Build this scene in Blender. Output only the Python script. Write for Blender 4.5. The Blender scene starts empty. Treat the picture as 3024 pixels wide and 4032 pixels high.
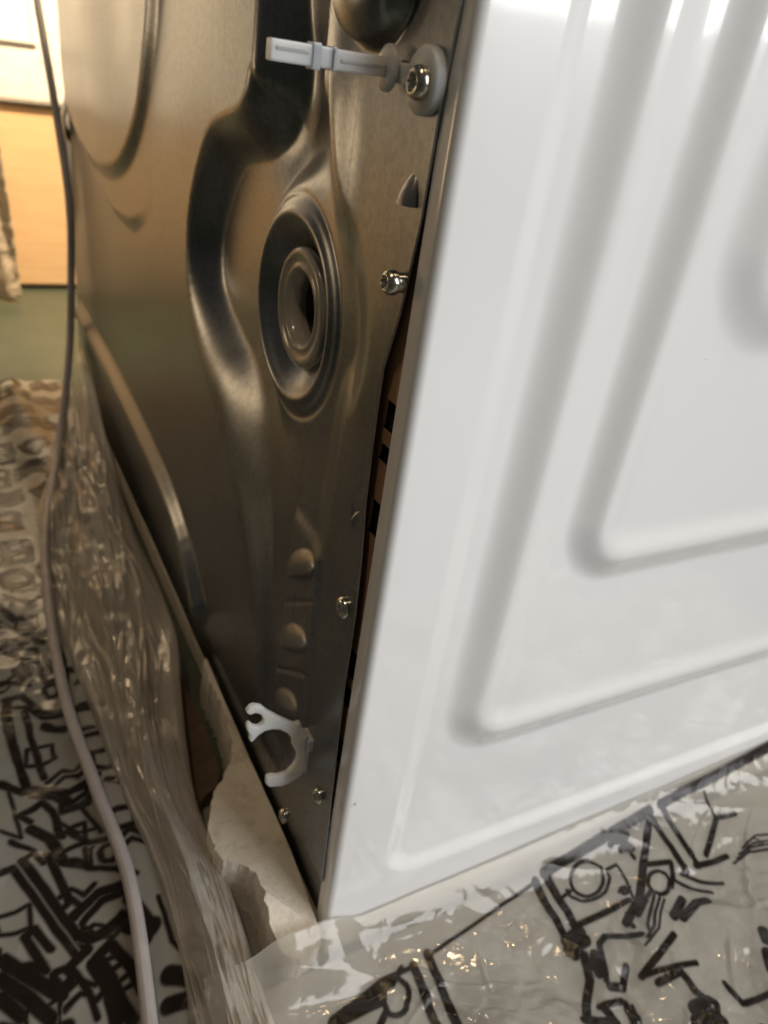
import bpy, bmesh, math, random
import numpy as np
from mathutils import Matrix, Vector
from mathutils.geometry import tessellate_polygon
random.seed(4)

# ------------------------------------------------------------------ camera, world, light, exposure
SC = bpy.context.scene
COL = SC.collection
MM = 0.001
RIGHT = Vector((0.8800179, -0.4546147, 0.1374551))
DOWN = Vector((-0.1221829, -0.4963786, -0.8594647))
FWD = Vector((0.4589551, 0.7395497, -0.4923682))
CAM = Vector((-0.120006, -0.187081, 0.355219))
cd = bpy.data.cameras.new('camera')
cam = bpy.data.objects.new('camera', cd); COL.objects.link(cam)
m = Matrix.Identity(4)
for i in range(3):
    m[i][0] = RIGHT[i]; m[i][1] = -DOWN[i]; m[i][2] = -FWD[i]; m[i][3] = CAM[i]
cam.matrix_world = m
cd.sensor_fit = 'VERTICAL'; cd.sensor_height = 32.0; cd.sensor_width = 24.0; cd.lens = 24.41
cd.clip_start = 0.01; cd.clip_end = 100
cd.dof.use_dof = True; cd.dof.focus_distance = 0.265; cd.dof.aperture_fstop = 11.0
SC.camera = cam

W = bpy.data.worlds.new('World'); SC.world = W; W.use_nodes = True
bg = W.node_tree.nodes['Background']
bg.inputs[0].default_value = (0.60, 0.57, 0.53, 1); bg.inputs[1].default_value = 0.08

def area(name, loc, target, sx, sy, power, col, spread=180):
    l = bpy.data.lights.new(name, 'AREA'); l.shape = 'RECTANGLE'; l.size = sx; l.size_y = sy
    l.energy = power; l.color = col; l.spread = math.radians(spread)
    o = bpy.data.objects.new(name, l); COL.objects.link(o)
    o.location = loc
    o.rotation_euler = (Vector(target) - Vector(loc)).to_track_quat('-Z', 'Y').to_euler()
    return o
def bulb(name, loc, power, col, rad):
    l = bpy.data.lights.new(name, 'POINT'); l.energy = power; l.color = col; l.shadow_soft_size = rad
    o = bpy.data.objects.new(name, l); COL.objects.link(o); o.location = loc
    return o
area('window_light', (1.15, -1.6, 1.2), (0.2, 0.0, 0.2), 1.3, 1.5, 52, (1.0, 0.988, 0.98))
bulb('added_glint_light', (0.62, -0.42, 1.75), 10, (1.0, 0.70, 0.38), 0.035)  # unseen lamp, added for gold glints on the crumpled film
bulb('ceiling_bulb', (-0.50, -0.10, 1.65), 15, (1.0, 0.76, 0.50), 0.05)
bulb('added_channel_light', (-0.80, 0.84, 0.25), 2.3, (1.0, 0.70, 0.40), 0.09)  # unseen lamp, added for the golden highlight in the steel channel
sl = bpy.data.lights.new('added_cabinet_spot', 'SPOT'); sl.energy = 125; sl.color = (1.0, 0.77, 0.50); sl.spot_size = math.radians(62); sl.spot_blend = 0.6; sl.shadow_soft_size = 0.04  # unseen spot, added to brighten the cabinet front
so = bpy.data.objects.new('added_cabinet_spot', sl); COL.objects.link(so); so.location = (0.10, 0.79, 0.98)
so.rotation_euler = (Vector((-0.03, 1.15, 0.14)) - so.location).to_track_quat('-Z', 'Y').to_euler()

SC.view_settings.view_transform = 'Standard'; SC.view_settings.look = 'None'
SC.view_settings.exposure = 0.0; SC.view_settings.gamma = 1.0; SC.view_settings.use_curve_mapping = False
SC.cycles.use_denoising = True
SC.cycles.max_bounces = 10; SC.cycles.transparent_max_bounces = 16
SC.cycles.sample_clamp_indirect = 8.0

# ------------------------------------------------------------------ helpers
def tag(o, label=None, cat=None, group=None, kind=None):
    if label: o['label'] = label
    if cat: o['category'] = cat
    if group: o['group'] = group
    if kind: o['kind'] = kind
    return o
def empty(name, loc=(0, 0, 0)):
    o = bpy.data.objects.new(name, None); COL.objects.link(o); o.location = loc; o.empty_display_size = 0.05
    return o
def link(name, me, mt, parent=None, smooth=True):
    o = bpy.data.objects.new(name, me); COL.objects.link(o)
    if mt: me.materials.append(mt)
    if parent:
        o.parent = parent; o.matrix_parent_inverse = Matrix.Translation(-parent.location)
    if smooth:
        me.polygons.foreach_set('use_smooth', [True] * len(me.polygons))
    return o
def pydata(name, vs, fs, mt, parent=None, smooth=False):
    """vs in millimetres"""
    me = bpy.data.meshes.new(name); me.from_pydata([(a * MM, b * MM, c * MM) for a, b, c in vs], [], fs); me.update()
    return link(name, me, mt, parent, smooth)
def bm_obj(name, bm, mt, parent=None, smooth=False):
    me = bpy.data.meshes.new(name); bmesh.ops.scale(bm, vec=(MM, MM, MM), verts=bm.verts)
    bmesh.ops.recalc_face_normals(bm, faces=bm.faces)
    bm.to_mesh(me); bm.free(); return link(name, me, mt, parent, smooth)
def grid_obj(name, V, mt, parent=None, mask=None, flip=False, attr=None):
    """V: (n,m,3) array in millimetres; mask (n-1,m-1) keeps faces"""
    n, mm_ = V.shape[:2]
    idx = np.arange(n * mm_).reshape(n, mm_)
    q = np.stack([idx[:-1, :-1], idx[1:, :-1], idx[1:, 1:], idx[:-1, 1:]], -1)
    q = q[mask] if mask is not None else q.reshape(-1, 4)
    if flip: q = q[:, ::-1]
    me = bpy.data.meshes.new(name)
    me.vertices.add(n * mm_); me.vertices.foreach_set('co', (V.reshape(-1, 3) * MM).astype(np.float32).ravel())
    me.loops.add(len(q) * 4); me.loops.foreach_set('vertex_index', q.astype(np.int32).ravel())
    me.polygons.add(len(q)); me.polygons.foreach_set('loop_start', np.arange(0, len(q) * 4, 4, dtype=np.int32))
    me.polygons.foreach_set('loop_total', np.full(len(q), 4, dtype=np.int32))
    me.update(calc_edges=True); me.validate()
    if attr:
        for k, a in attr.items():
            at = me.attributes.new(k, 'FLOAT', 'POINT'); at.data.foreach_set('value', a.astype(np.float32).ravel())
    return link(name, me, mt, parent, True)
def box(bm, x0, x1, y0, y1, z0, z1, bev=0.0):
    r = bmesh.ops.create_cube(bm, size=1.0)
    for v in r['verts']:
        v.co = Vector(((x0 + x1) / 2 + v.co.x * (x1 - x0), (y0 + y1) / 2 + v.co.y * (y1 - y0), (z0 + z1) / 2 + v.co.z * (z1 - z0)))
    if bev:
        es = list({e for v in r['verts'] for e in v.link_edges})
        bmesh.ops.bevel(bm, geom=es, offset=bev, segments=2, affect='EDGES', profile=0.6)
def lathe(bm, prof, seg, org, ax, lobes=None):
    """prof [(r, h)] spun round axis ax ('-X' or '-Y') at org; lobes(i, a) scales radius of ring i"""
    rings = []
    for i, (r, h) in enumerate(prof):
        ring = []
        for k in range(seg):
            a = 2 * math.pi * k / seg
            rr = r * (lobes(i, a) if lobes else 1)
            c, s = rr * math.cos(a), rr * math.sin(a)
            p = (org[0] - h, org[1] + c, org[2] + s) if ax == '-X' else (org[0] + c, org[1] - h, org[2] + s)
            ring.append(bm.verts.new(p))
        rings.append(ring)
    for a, b in zip(rings[:-1], rings[1:]):
        for k in range(seg):
            bm.faces.new((a[k], a[(k + 1) % seg], b[(k + 1) % seg], b[k]))
    return rings
def extrude_poly(bm, pts, fn):
    """pts 2-D outline; fn(p, 0|1) gives the two 3-D ends"""
    a = [bm.verts.new(fn(p, 0)) for p in pts]; b = [bm.verts.new(fn(p, 1)) for p in pts]
    n = len(pts)
    for i in range(n):
        bm.faces.new((a[i], a[(i + 1) % n], b[(i + 1) % n], b[i]))
    tris = tessellate_polygon([[Vector((p[0], p[1], 0)) for p in pts]])
    for i, j, k in tris:
        bm.faces.new((a[i], a[j], a[k])); bm.faces.new((b[k], b[j], b[i]))
def sstep(a, b, x):
    t = np.clip((x - a) / (b - a), 0, 1); return t * t * (3 - 2 * t)
def catmull(P, n=8, closed=False):
    P = np.array(P, float); out = []
    N = len(P)
    rng = range(N) if closed else range(N - 1)
    for i in rng:
        p0 = P[(i - 1) % N] if closed or i > 0 else 2 * P[0] - P[1]
        p1 = P[i]; p2 = P[(i + 1) % N]
        p3 = P[(i + 2) % N] if closed or i + 2 < N else 2 * P[-1] - P[-2]
        for k in range(n):
            t = k / n
            out.append(0.5 * ((2 * p1) + (-p0 + p2) * t + (2 * p0 - 5 * p1 + 4 * p2 - p3) * t * t + (-p0 + 3 * p1 - 3 * p2 + p3) * t ** 3))
    if not closed: out.append(P[-1])
    return np.array(out)
def seg_dist(x, y, pts, closed=False):
    d = np.full(x.shape, 1e9)
    n = len(pts)
    for i in range(n if closed else n - 1):
        ax, ay = pts[i]; bx, by = pts[(i + 1) % n]
        dx, dy = bx - ax, by - ay; L = dx * dx + dy * dy + 1e-12
        t = np.clip(((x - ax) * dx + (y - ay) * dy) / L, 0, 1)
        d = np.minimum(d, (x - ax - t * dx) ** 2 + (y - ay - t * dy) ** 2)
    return np.sqrt(d)
def inside(x, y, pts):
    c = np.zeros(x.shape, bool); n = len(pts)
    for i in range(n):
        ax, ay = pts[i]; bx, by = pts[(i + 1) % n]
        if ay == by: continue
        cond = ((ay > y) != (by > y)) & (x < (bx - ax) * (y - ay) / (by - ay) + ax)
        c ^= cond
    return c
def sdf(x, y, pts):
    """positive inside"""
    d = seg_dist(x, y, pts, True); return np.where(inside(x, y, pts), d, -d)
def hash2(i, j, seed):
    h = np.sin(i * 127.1 + j * 311.7 + seed * 74.7) * 43758.5453
    return h - np.floor(h)
def vnoise(x, y, seed=0):
    i = np.floor(x); j = np.floor(y); u = x - i; v = y - j
    u = u * u * (3 - 2 * u); v = v * v * (3 - 2 * v)
    a = hash2(i, j, seed); b = hash2(i + 1, j, seed); c = hash2(i, j + 1, seed); d = hash2(i + 1, j + 1, seed)
    return (a * (1 - u) + b * u) * (1 - v) + (c * (1 - u) + d * u) * v
def facets(x, y, seed=0):
    """crumpled-sheet noise: linear facets on a warped triangular lattice, 0..1"""
    wx = x + 0.9 * (vnoise(x * 0.8, y * 0.8, seed + 5) - 0.5) * 2
    wy = y + 0.9 * (vnoise(x * 0.8, y * 0.8, seed + 9) - 0.5) * 2
    s = (wx + wy) * 0.366; i = np.floor(wx + s); j = np.floor(wy + s)
    u = wx + s - i; v = wy + s - j
    a = hash2(i, j, seed); d = hash2(i + 1, j + 1, seed)
    b = hash2(i + 1, j, seed); c = hash2(i, j + 1, seed)
    lo = a + u * (b - a) + v * (d - b)
    hi = a + v * (c - a) + u * (d - c)
    return np.where(u > v, lo, hi)

# ------------------------------------------------------------------ materials
def mat(name):
    mt = bpy.data.materials.new(name); mt.use_nodes = True
    nt = mt.node_tree; return mt, nt, nt.nodes['Principled BSDF']
def nd(nt, t, **kw):
    n = nt.nodes.new(t)
    for k, v in kw.items(): setattr(n, k, v)
    return n
def setp(b, **kw):
    for k, v in kw.items(): b.inputs[k.replace('_', ' ')].default_value = v
def coords(nt, scale=(1, 1, 1)):
    tc = nd(nt, 'ShaderNodeTexCoord'); mp = nd(nt, 'ShaderNodeMapping'); mp.inputs['Scale'].default_value = scale
    nt.links.new(tc.outputs['Object'], mp.inputs[0]); return mp.outputs[0]
def noise(nt, vec, scale, detail=4, rough=0.6):
    n = nd(nt, 'ShaderNodeTexNoise'); n.inputs['Scale'].default_value = scale; n.inputs['Detail'].default_value = detail
    n.inputs['Roughness'].default_value = rough
    if vec: nt.links.new(vec, n.inputs['Vector'])
    return n.outputs[0]
def ramp(nt, fac, stops):
    r = nd(nt, 'ShaderNodeValToRGB'); e = r.color_ramp.elements
    while len(e) < len(stops): e.new(0.5)
    for k, (p, c) in enumerate(stops): e[k].position = p; e[k].color = (*c, 1) if len(c) == 3 else c
    nt.links.new(fac, r.inputs[0]); return r.outputs[0]
def bump(nt, h, b, strength=0.2, dist=0.001):
    n = nd(nt, 'ShaderNodeBump'); n.inputs['Strength'].default_value = strength; n.inputs['Distance'].default_value = dist
    nt.links.new(h, n.inputs['Height']); nt.links.new(n.outputs[0], b.inputs['Normal']); return n
def simple(name, col, rough=0.5, metal=0.0, **kw):
    mt, nt, b = mat(name); setp(b, Base_Color=(*col, 1), Roughness=rough, Metallic=metal, **kw)
    v = coords(nt); f = noise(nt, v, 60, 5)
    c0 = tuple(c * 0.86 for c in col); c1 = tuple(min(1, c * 1.1) for c in col)
    nt.links.new(ramp(nt, f, [(0.3, c0), (0.7, c1)]), b.inputs['Base Color'])
    return mt

# bare zinc-coated sheet steel
m_steel, nt, b = mat('zinc_coated_steel')
setp(b, Metallic=1.0, Roughness=0.34)
v = coords(nt); f1 = noise(nt, v, 900, 3); f2 = noise(nt, coords(nt, (1, 1, 0.25)), 22, 5); f3 = noise(nt, v, 420, 2)
mx = nd(nt, 'ShaderNodeMix'); mx.data_type = 'RGBA'; mx.blend_type = 'MULTIPLY'; mx.inputs[0].default_value = 1.0
nt.links.new(ramp(nt, f2, [(0.3, (0.235, 0.25, 0.268)), (0.7, (0.29, 0.305, 0.32))]), mx.inputs[6])
nt.links.new(ramp(nt, f3, [(0.32, (0.80, 0.80, 0.80)), (0.62, (1.0, 1.0, 1.0))]), mx.inputs[7])
# fine vertical draw marks left by the press
sc_ = noise(nt, coords(nt, (1, 1, 0.02)), 260, 2)
mx2 = nd(nt, 'ShaderNodeMix'); mx2.data_type = 'RGBA'; mx2.blend_type = 'MULTIPLY'; mx2.inputs[0].default_value = 1.0
nt.links.new(mx.outputs[2], mx2.inputs[6]); nt.links.new(ramp(nt, sc_, [(0.27, (0.72, 0.70, 0.68)), (0.33, (1.0, 1.0, 1.0))]), mx2.inputs[7])
nt.links.new(mx2.outputs[2], b.inputs['Base Color'])
nt.links.new(ramp(nt, f2, [(0.3, (0.28,) * 3), (0.7, (0.34,) * 3)]), b.inputs['Roughness'])
bump(nt, f1, b, 0.14, 0.0002)
# white enamel of the cabinet side
m_white, nt, b = mat('white_enamel')
setp(b, Base_Color=(0.80, 0.80, 0.80, 1), Roughness=0.24, Coat_Weight=0.8, Coat_Roughness=0.06)
v = coords(nt); f1 = noise(nt, v, 26, 3); bump(nt, f1, b, 0.05, 0.004)
sp = noise(nt, v, 420, 1); 
nt.links.new(ramp(nt, sp, [(0.0, (0.80, 0.80, 0.80)), (0.83, (0.80, 0.80, 0.80)), (0.845, (0.25, 0.23, 0.2))]), b.inputs['Base Color'])
m_flange = simple('shade_brown_flange', (0.42, 0.24, 0.14), 0.38)  # white flange coloured brown to carry its shade and the warm light
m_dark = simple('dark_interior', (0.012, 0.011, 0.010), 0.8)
m_casing = simple('casing_steel', (0.35, 0.34, 0.33), 0.4, 0.9)
m_screw, nt, b = mat('zinc_screw'); setp(b, Base_Color=(0.62, 0.60, 0.52, 1), Metallic=1.0, Roughness=0.2)
f = noise(nt, coords(nt), 800, 3); nt.links.new(ramp(nt, f, [(0.3, (0.5, 0.48, 0.40)), (0.7, (0.70, 0.68, 0.60))]), b.inputs['Base Color'])
# translucent nylon
m_nylon, nt, b = mat('natural_nylon')
setp(b, Base_Color=(0.93, 0.91, 0.86, 1), Roughness=0.3, Transmission_Weight=0.22, IOR=1.4, Subsurface_Weight=0.8, Subsurface_Scale=0.01)
b.inputs['Subsurface Radius'].default_value = (1, 0.8, 0.6)
f = noise(nt, coords(nt), 120, 4); bump(nt, f, b, 0.08, 0.0005)
m_cap, nt, b = mat('frosted_plug_plastic')
setp(b, Base_Color=(0.55, 0.52, 0.46, 1), Roughness=0.16, Transmission_Weight=0.55, IOR=1.45)
f = noise(nt, coords(nt), 90, 3); bump(nt, f, b, 0.05, 0.0005)
m_rubber = simple('dark_rubber', (0.065, 0.045, 0.034), 0.25)
# expanded foam / moulded pulp
m_foam, nt, b = mat('dusty_foam')
setp(b, Roughness=0.95)
v = coords(nt); vo = nd(nt, 'ShaderNodeTexVoronoi'); vo.inputs['Scale'].default_value = 620; nt.links.new(v, vo.inputs['Vector'])
f = noise(nt, v, 70, 8, 0.75)
nt.links.new(ramp(nt, f, [(0.3, (0.52, 0.45, 0.35)), (0.5, (0.72, 0.66, 0.56)), (0.8, (0.80, 0.75, 0.66))]), b.inputs['Base Color'])
bump(nt, f, b, 0.8, 0.004)
m_hollow_shade, nt, b = mat('hollow_shade_brown'); setp(b, Roughness=0.75)  # dark brown colour stands for the shade between film and foam
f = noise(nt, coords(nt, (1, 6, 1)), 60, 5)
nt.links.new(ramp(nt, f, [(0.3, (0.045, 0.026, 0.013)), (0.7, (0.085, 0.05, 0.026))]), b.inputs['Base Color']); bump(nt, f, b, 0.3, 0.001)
m_cord = simple('grey_cord_sheath', (0.34, 0.32, 0.32), 0.45)
m_cut = simple('cut_zinc_edge', (0.62, 0.66, 0.66), 0.45, 0.5)
m_floor, nt, b = mat('green_floor'); setp(b, Roughness=0.45)
f = noise(nt, coords(nt), 14, 6)
nt.links.new(ramp(nt, f, [(0.3, (0.040, 0.050, 0.034)), (0.7, (0.060, 0.070, 0.048))]), b.inputs['Base Color']); bump(nt, f, b, 0.1, 0.001)
m_cab = simple('white_cabinet_paint', (0.80, 0.76, 0.70), 0.4)
m_orange_front, nt, b = mat('pale_orange_front'); setp(b, Roughness=0.45)  # pale orange tone with faint stretched streaks
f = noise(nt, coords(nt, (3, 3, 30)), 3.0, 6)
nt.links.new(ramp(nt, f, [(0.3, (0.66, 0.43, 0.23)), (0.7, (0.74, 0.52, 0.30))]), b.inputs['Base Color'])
m_cloth, nt, b = mat('beige_cloth'); setp(b, Roughness=0.9)
f = noise(nt, coords(nt), 160, 5)
nt.links.new(ramp(nt, f, [(0.3, (0.36, 0.29, 0.21)), (0.7, (0.5, 0.42, 0.32))]), b.inputs['Base Color']); bump(nt, f, b, 0.6, 0.003)
m_drop, nt, b = mat('water_drop'); setp(b, Base_Color=(1, 1, 1, 1), Roughness=0.02, Transmission_Weight=1.0, IOR=1.33)

def film(name, clear, tint, rough, printed, ior=1.43):
    mt, nt, b = mat(name); out = nt.nodes['Material Output']
    setp(b, Base_Color=(*tint, 1), Roughness=rough, Specular_IOR_Level=0.25, Transmission_Weight=0.0)
    v = coords(nt)
    vo = nd(nt, 'ShaderNodeTexVoronoi'); vo.feature = 'DISTANCE_TO_EDGE'; vo.inputs['Scale'].default_value = 75
    wv = nd(nt, 'ShaderNodeVectorMath'); wv.operation = 'ADD'
    n3 = nd(nt, 'ShaderNodeTexNoise'); n3.inputs['Scale'].default_value = 40; nt.links.new(v, n3.inputs['Vector'])
    ns = nd(nt, 'ShaderNodeVectorMath'); ns.operation = 'SCALE'; ns.inputs['Scale'].default_value = 0.02
    nt.links.new(n3.outputs['Color'], ns.inputs[0]); nt.links.new(v, wv.inputs[0]); nt.links.new(ns.outputs[0], wv.inputs[1])
    nt.links.new(wv.outputs[0], vo.inputs['Vector'])
    bp = bump(nt, vo.outputs[0], b, 0.22, 0.002)
    tl = nd(nt, 'ShaderNodeBsdfTranslucent'); tl.inputs[0].default_value = (*tint, 1)
    m1 = nd(nt, 'ShaderNodeMixShader'); m1.inputs[0].default_value = 0.35
    nt.links.new(b.outputs[0], m1.inputs[1]); nt.links.new(tl.outputs[0], m1.inputs[2])
    tr = nd(nt, 'ShaderNodeBsdfTransparent'); tr.inputs[0].default_value = (0.97, 0.96, 0.93, 1)
    m2 = nd(nt, 'ShaderNodeMixShader'); m2.inputs[0].default_value = clear
    nt.links.new(m1.outputs[0], m2.inputs[1]); nt.links.new(tr.outputs[0], m2.inputs[2])
    last = m2.outputs[0]
    # gloss of the clear skin on top
    gl = nd(nt, 'ShaderNodeBsdfGlossy'); gl.inputs['Roughness'].default_value = rough; nt.links.new(bp.outputs[0], gl.inputs['Normal'])
    lw = nd(nt, 'ShaderNodeFresnel'); lw.inputs['IOR'].default_value = ior; nt.links.new(bp.outputs[0], lw.inputs['Normal'])
    m3 = nd(nt, 'ShaderNodeMixShader'); nt.links.new(lw.outputs[0], m3.inputs[0]); nt.links.new(last, m3.inputs[1]); nt.links.new(gl.outputs[0], m3.inputs[2])
    last = m3.outputs[0]
    if printed:
        at = nd(nt, 'ShaderNodeAttribute'); at.attribute_name = 'ink'
        ik = nd(nt, 'ShaderNodeBsdfPrincipled'); setp(ik, Base_Color=(0.011, 0.008, 0.006, 1), Roughness=0.25, Specular_IOR_Level=0.25)
        nt.links.new(bp.outputs[0], ik.inputs['Normal'])
        m4 = nd(nt, 'ShaderNodeMixShader'); nt.links.new(at.outputs['Fac'], m4.inputs[0]); nt.links.new(last, m4.inputs[1]); nt.links.new(ik.outputs[0], m4.inputs[2])
        last = m4.outputs[0]
    nt.links.new(last, out.inputs['Surface']); return mt
m_print = film('printed_polythene', 0.52, (0.66, 0.64, 0.58), 0.09, True, 1.38)
m_clear = film('clear_polythene', 0.54, (0.93, 0.87, 0.77), 0.055, False, 1.52)

# ------------------------------------------------------------------ traced outlines in millimetres
FRONT_PRINT = [
 (2.2, [(-9,-31.8),(4,-29.3),(18,-26.4),(36,-26.1)]),
 (4.2, [(36,-26.1),(35,-51.6),(35,-63.7)]),
 (4.5, [(-9,-33.5),(14,-33.3)]),
 (3, [(-1,-30.4),(22,-28.8)]),
 (2.6, [(28,-36.8),(26,-38.8),(25,-40.3),(23,-41.3),(21,-41.6),(19,-41.3),(17,-40.3),(16,-38.7),(16,-36.8),(16,-34.6),(17,-32.5),(18,-30.5),(20,-28.9),(22,-27.9),(24,-27.6),(26,-27.9),(27,-28.9),(28,-30.5),(29,-32.4),(29,-34.6),(28,-36.8)]),
 (2.5, [(23,-29.3),(30,-24.7)]),
 (3, [(15,-38.5),(6,-45.6)]),
 (4.2, [(45,-24.0),(44,-55.1),(42,-68.2)]),
 (1.6, [(47,-24.5),(80,-19.8),(117,-14.9)]),
 (4.4, [(117,-14.9),(117,-35.2),(117,-51.4)]),
 (4.6, [(124,-13.2),(126,-30.0),(125,-45.8)]),
 (4.4, [(123,-13.0),(163,-9.8),(205,-6.8)]),
 (4.4, [(205,-6.8),(188,-24.2),(168,-42.3),(152,-49.7)]),
 (3, [(126,-40.1),(145,-40.5),(162,-40.9)]),
 (6, [(116,-48.1),(126,-47.5)]),
 (6, [(117,-44.2),(126,-43.3)]),
 (2, [(156,-25.7),(154,-27.9),(151,-29.5),(148,-30.5),(144,-30.7),(141,-30.1),(139,-28.8),(137,-26.8),(136,-24.6),(136,-22.1),(137,-19.8),(139,-17.7),(142,-16.1),(145,-15.2),(148,-15.0),(152,-15.5),(154,-16.8),(156,-18.6),(158,-20.8),(157,-23.3),(156,-25.7)]),
 (1.8, [(128,-25.7),(134,-24.7),(132,-23.9),(132,-25.7),(133,-27.5),(135,-29.1),(136,-30.4),(138,-31.6),(141,-32.4),(144,-32.8),(146,-32.9),(149,-32.7),(152,-32.1),(154,-31.1),(156,-29.8),(158,-28.3),(160,-26.6),(160,-23.0),(168,-22.5),(168,-31.4),(165,-40.4)]),
 (2, [(160,-35.1),(161,-34.3),(162,-33.8),(163,-33.7),(165,-34.1),(165,-34.7),(166,-35.6),(165,-36.4),(164,-36.9),(163,-37.0),(161,-36.6)]),
 (1.4, [(159,-35.0),(168,-34.9)]),
 (2.6, [(181,-22.8),(180,-17.6)]),
 (3, [(175,-17.2),(179,-14.6),(183,-18.7),(177,-17.5)]),
 (3, [(170,-13.3),(175,-11.6),(183,-12.4)]),
 (2.4, [(172,-12.2),(177,-14.1),(182,-13.4)]),
 (4, [(204,-10.1),(208,-25.2),(208,-38.8)]),
 (4, [(214,-6.5),(218,-22.0),(218,-38.9)]),
 (2.2, [(192,-41.4),(190,-43.0),(188,-44.1),(186,-44.8),(183,-44.9),(181,-44.4),(179,-43.4),(178,-42.1),(178,-40.4),(178,-38.6),(179,-36.8),(181,-35.3),(183,-34.1),(186,-33.4),(188,-33.3),(191,-33.7),(192,-34.7),(194,-36.1),(194,-37.8),(194,-39.7),(192,-41.4)]),
 (3, [(186,-28.3),(202,-32.0),(198,-38.5),(192,-43.0)]),
 (3.8, [(213,-6.3),(234,-5.2),(257,-4.8),(311,-2.6),(350,-1.2)]),
 (3.2, [(228,-35.8),(239,-28.4),(249,-21.8)]),
 (2.4, [(249,-21.8),(264,-23.9)]),
 (2, [(249,-21.8),(248,-15.1),(249,-8.8)]),
 (3.2, [(216,-38.7),(228,-40.1),(240,-41.0)]),
 (2.2, [(204,-39.2),(213,-46.5),(225,-52.0)]),
 (2.2, [(198,-41.1),(206,-49.0),(214,-53.8)]),
 (1.4, [(241,-45.7),(255,-44.3),(268,-47.8),(287,-49.4)]),
 (1.2, [(245,-44.4),(258,-42.7),(271,-45.5),(290,-46.7)]),
 (1.2, [(248,-42.8),(261,-41.5),(273,-43.5)]),
 (1.2, [(253,-40.8),(267,-38.4),(277,-40.5)]),
 (1, [(256,-40.2),(263,-39.1),(267,-41.3),(268,-44.2),(259,-43.0),(256,-40.2)]),
 (3, [(132,-51.7),(137,-50.3),(143,-53.3),(154,-58.0)]),
 (3, [(132,-51.7),(127,-60.0),(123,-67.8)]),
 (4, [(121,-53.1),(116,-64.0),(108,-71.7),(102,-77.9)]),
 (4.5, [(126,-55.0),(126,-59.7),(122,-63.7),(122,-59.4),(126,-55.0)]),
 (3.6, [(123,-70.4),(129,-73.5),(136,-67.3)]),
 (3.4, [(170,-65.2),(153,-70.5),(141,-73.7)]),
 (2.6, [(141,-73.7),(156,-77.1),(171,-80.5)]),
 (4.6, [(178,-57.5),(192,-51.1)]),
 (4.6, [(182,-59.9),(198,-55.8),(206,-56.8)]),
 (1.6, [(177,-44.0),(168,-50.2),(161,-55.3),(156,-61.9)]),
 (1.6, [(180,-45.8),(169,-52.3),(163,-57.7),(155,-60.8)]),
 (1.4, [(182,-47.5),(172,-53.3),(164,-59.8),(151,-63.8)]),
 (2.5, [(156,-46.2),(167,-44.9),(178,-41.3)]),
 (3, [(154,-50.3),(154,-52.6)]),
 (3, [(170,-44.6),(161,-49.1)]),
 (3.6, [(146,-79.7),(160,-80.6),(161,-92.9),(162,-106.4),(161,-118.7)]),
 (9, [(155,-97.2),(161,-98.5),(157,-103.7),(151,-102.4)]),
 (3, [(126,-79.3),(125,-84.6),(123,-90.2),(121,-99.7)]),
 (1.8, [(128,-81.7),(126,-90.4)]),
 (4.5, [(100,-78.5),(116,-84.0),(115,-77.4)]),
 (3, [(113,-75.3),(125,-77.7)]),
 (5, [(220,-82.3),(216,-87.5),(220,-87.3),(233,-87.8)]),
 (4.5, [(211,-91.4),(206,-98.7),(216,-99.7)]),
 (3, [(179,-93.2),(179,-103.5),(203,-107.9)]),
 (4, [(165,-115.2),(180,-116.2),(185,-125.1)]),
 (4, [(136,-103.9),(142,-112.6),(130,-117.2)]),
 (4, [(54,-74.7),(73,-75.2),(76,-87.7)]),
 (4, [(40,-78.9),(51,-80.2),(58,-90.5)])]
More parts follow.
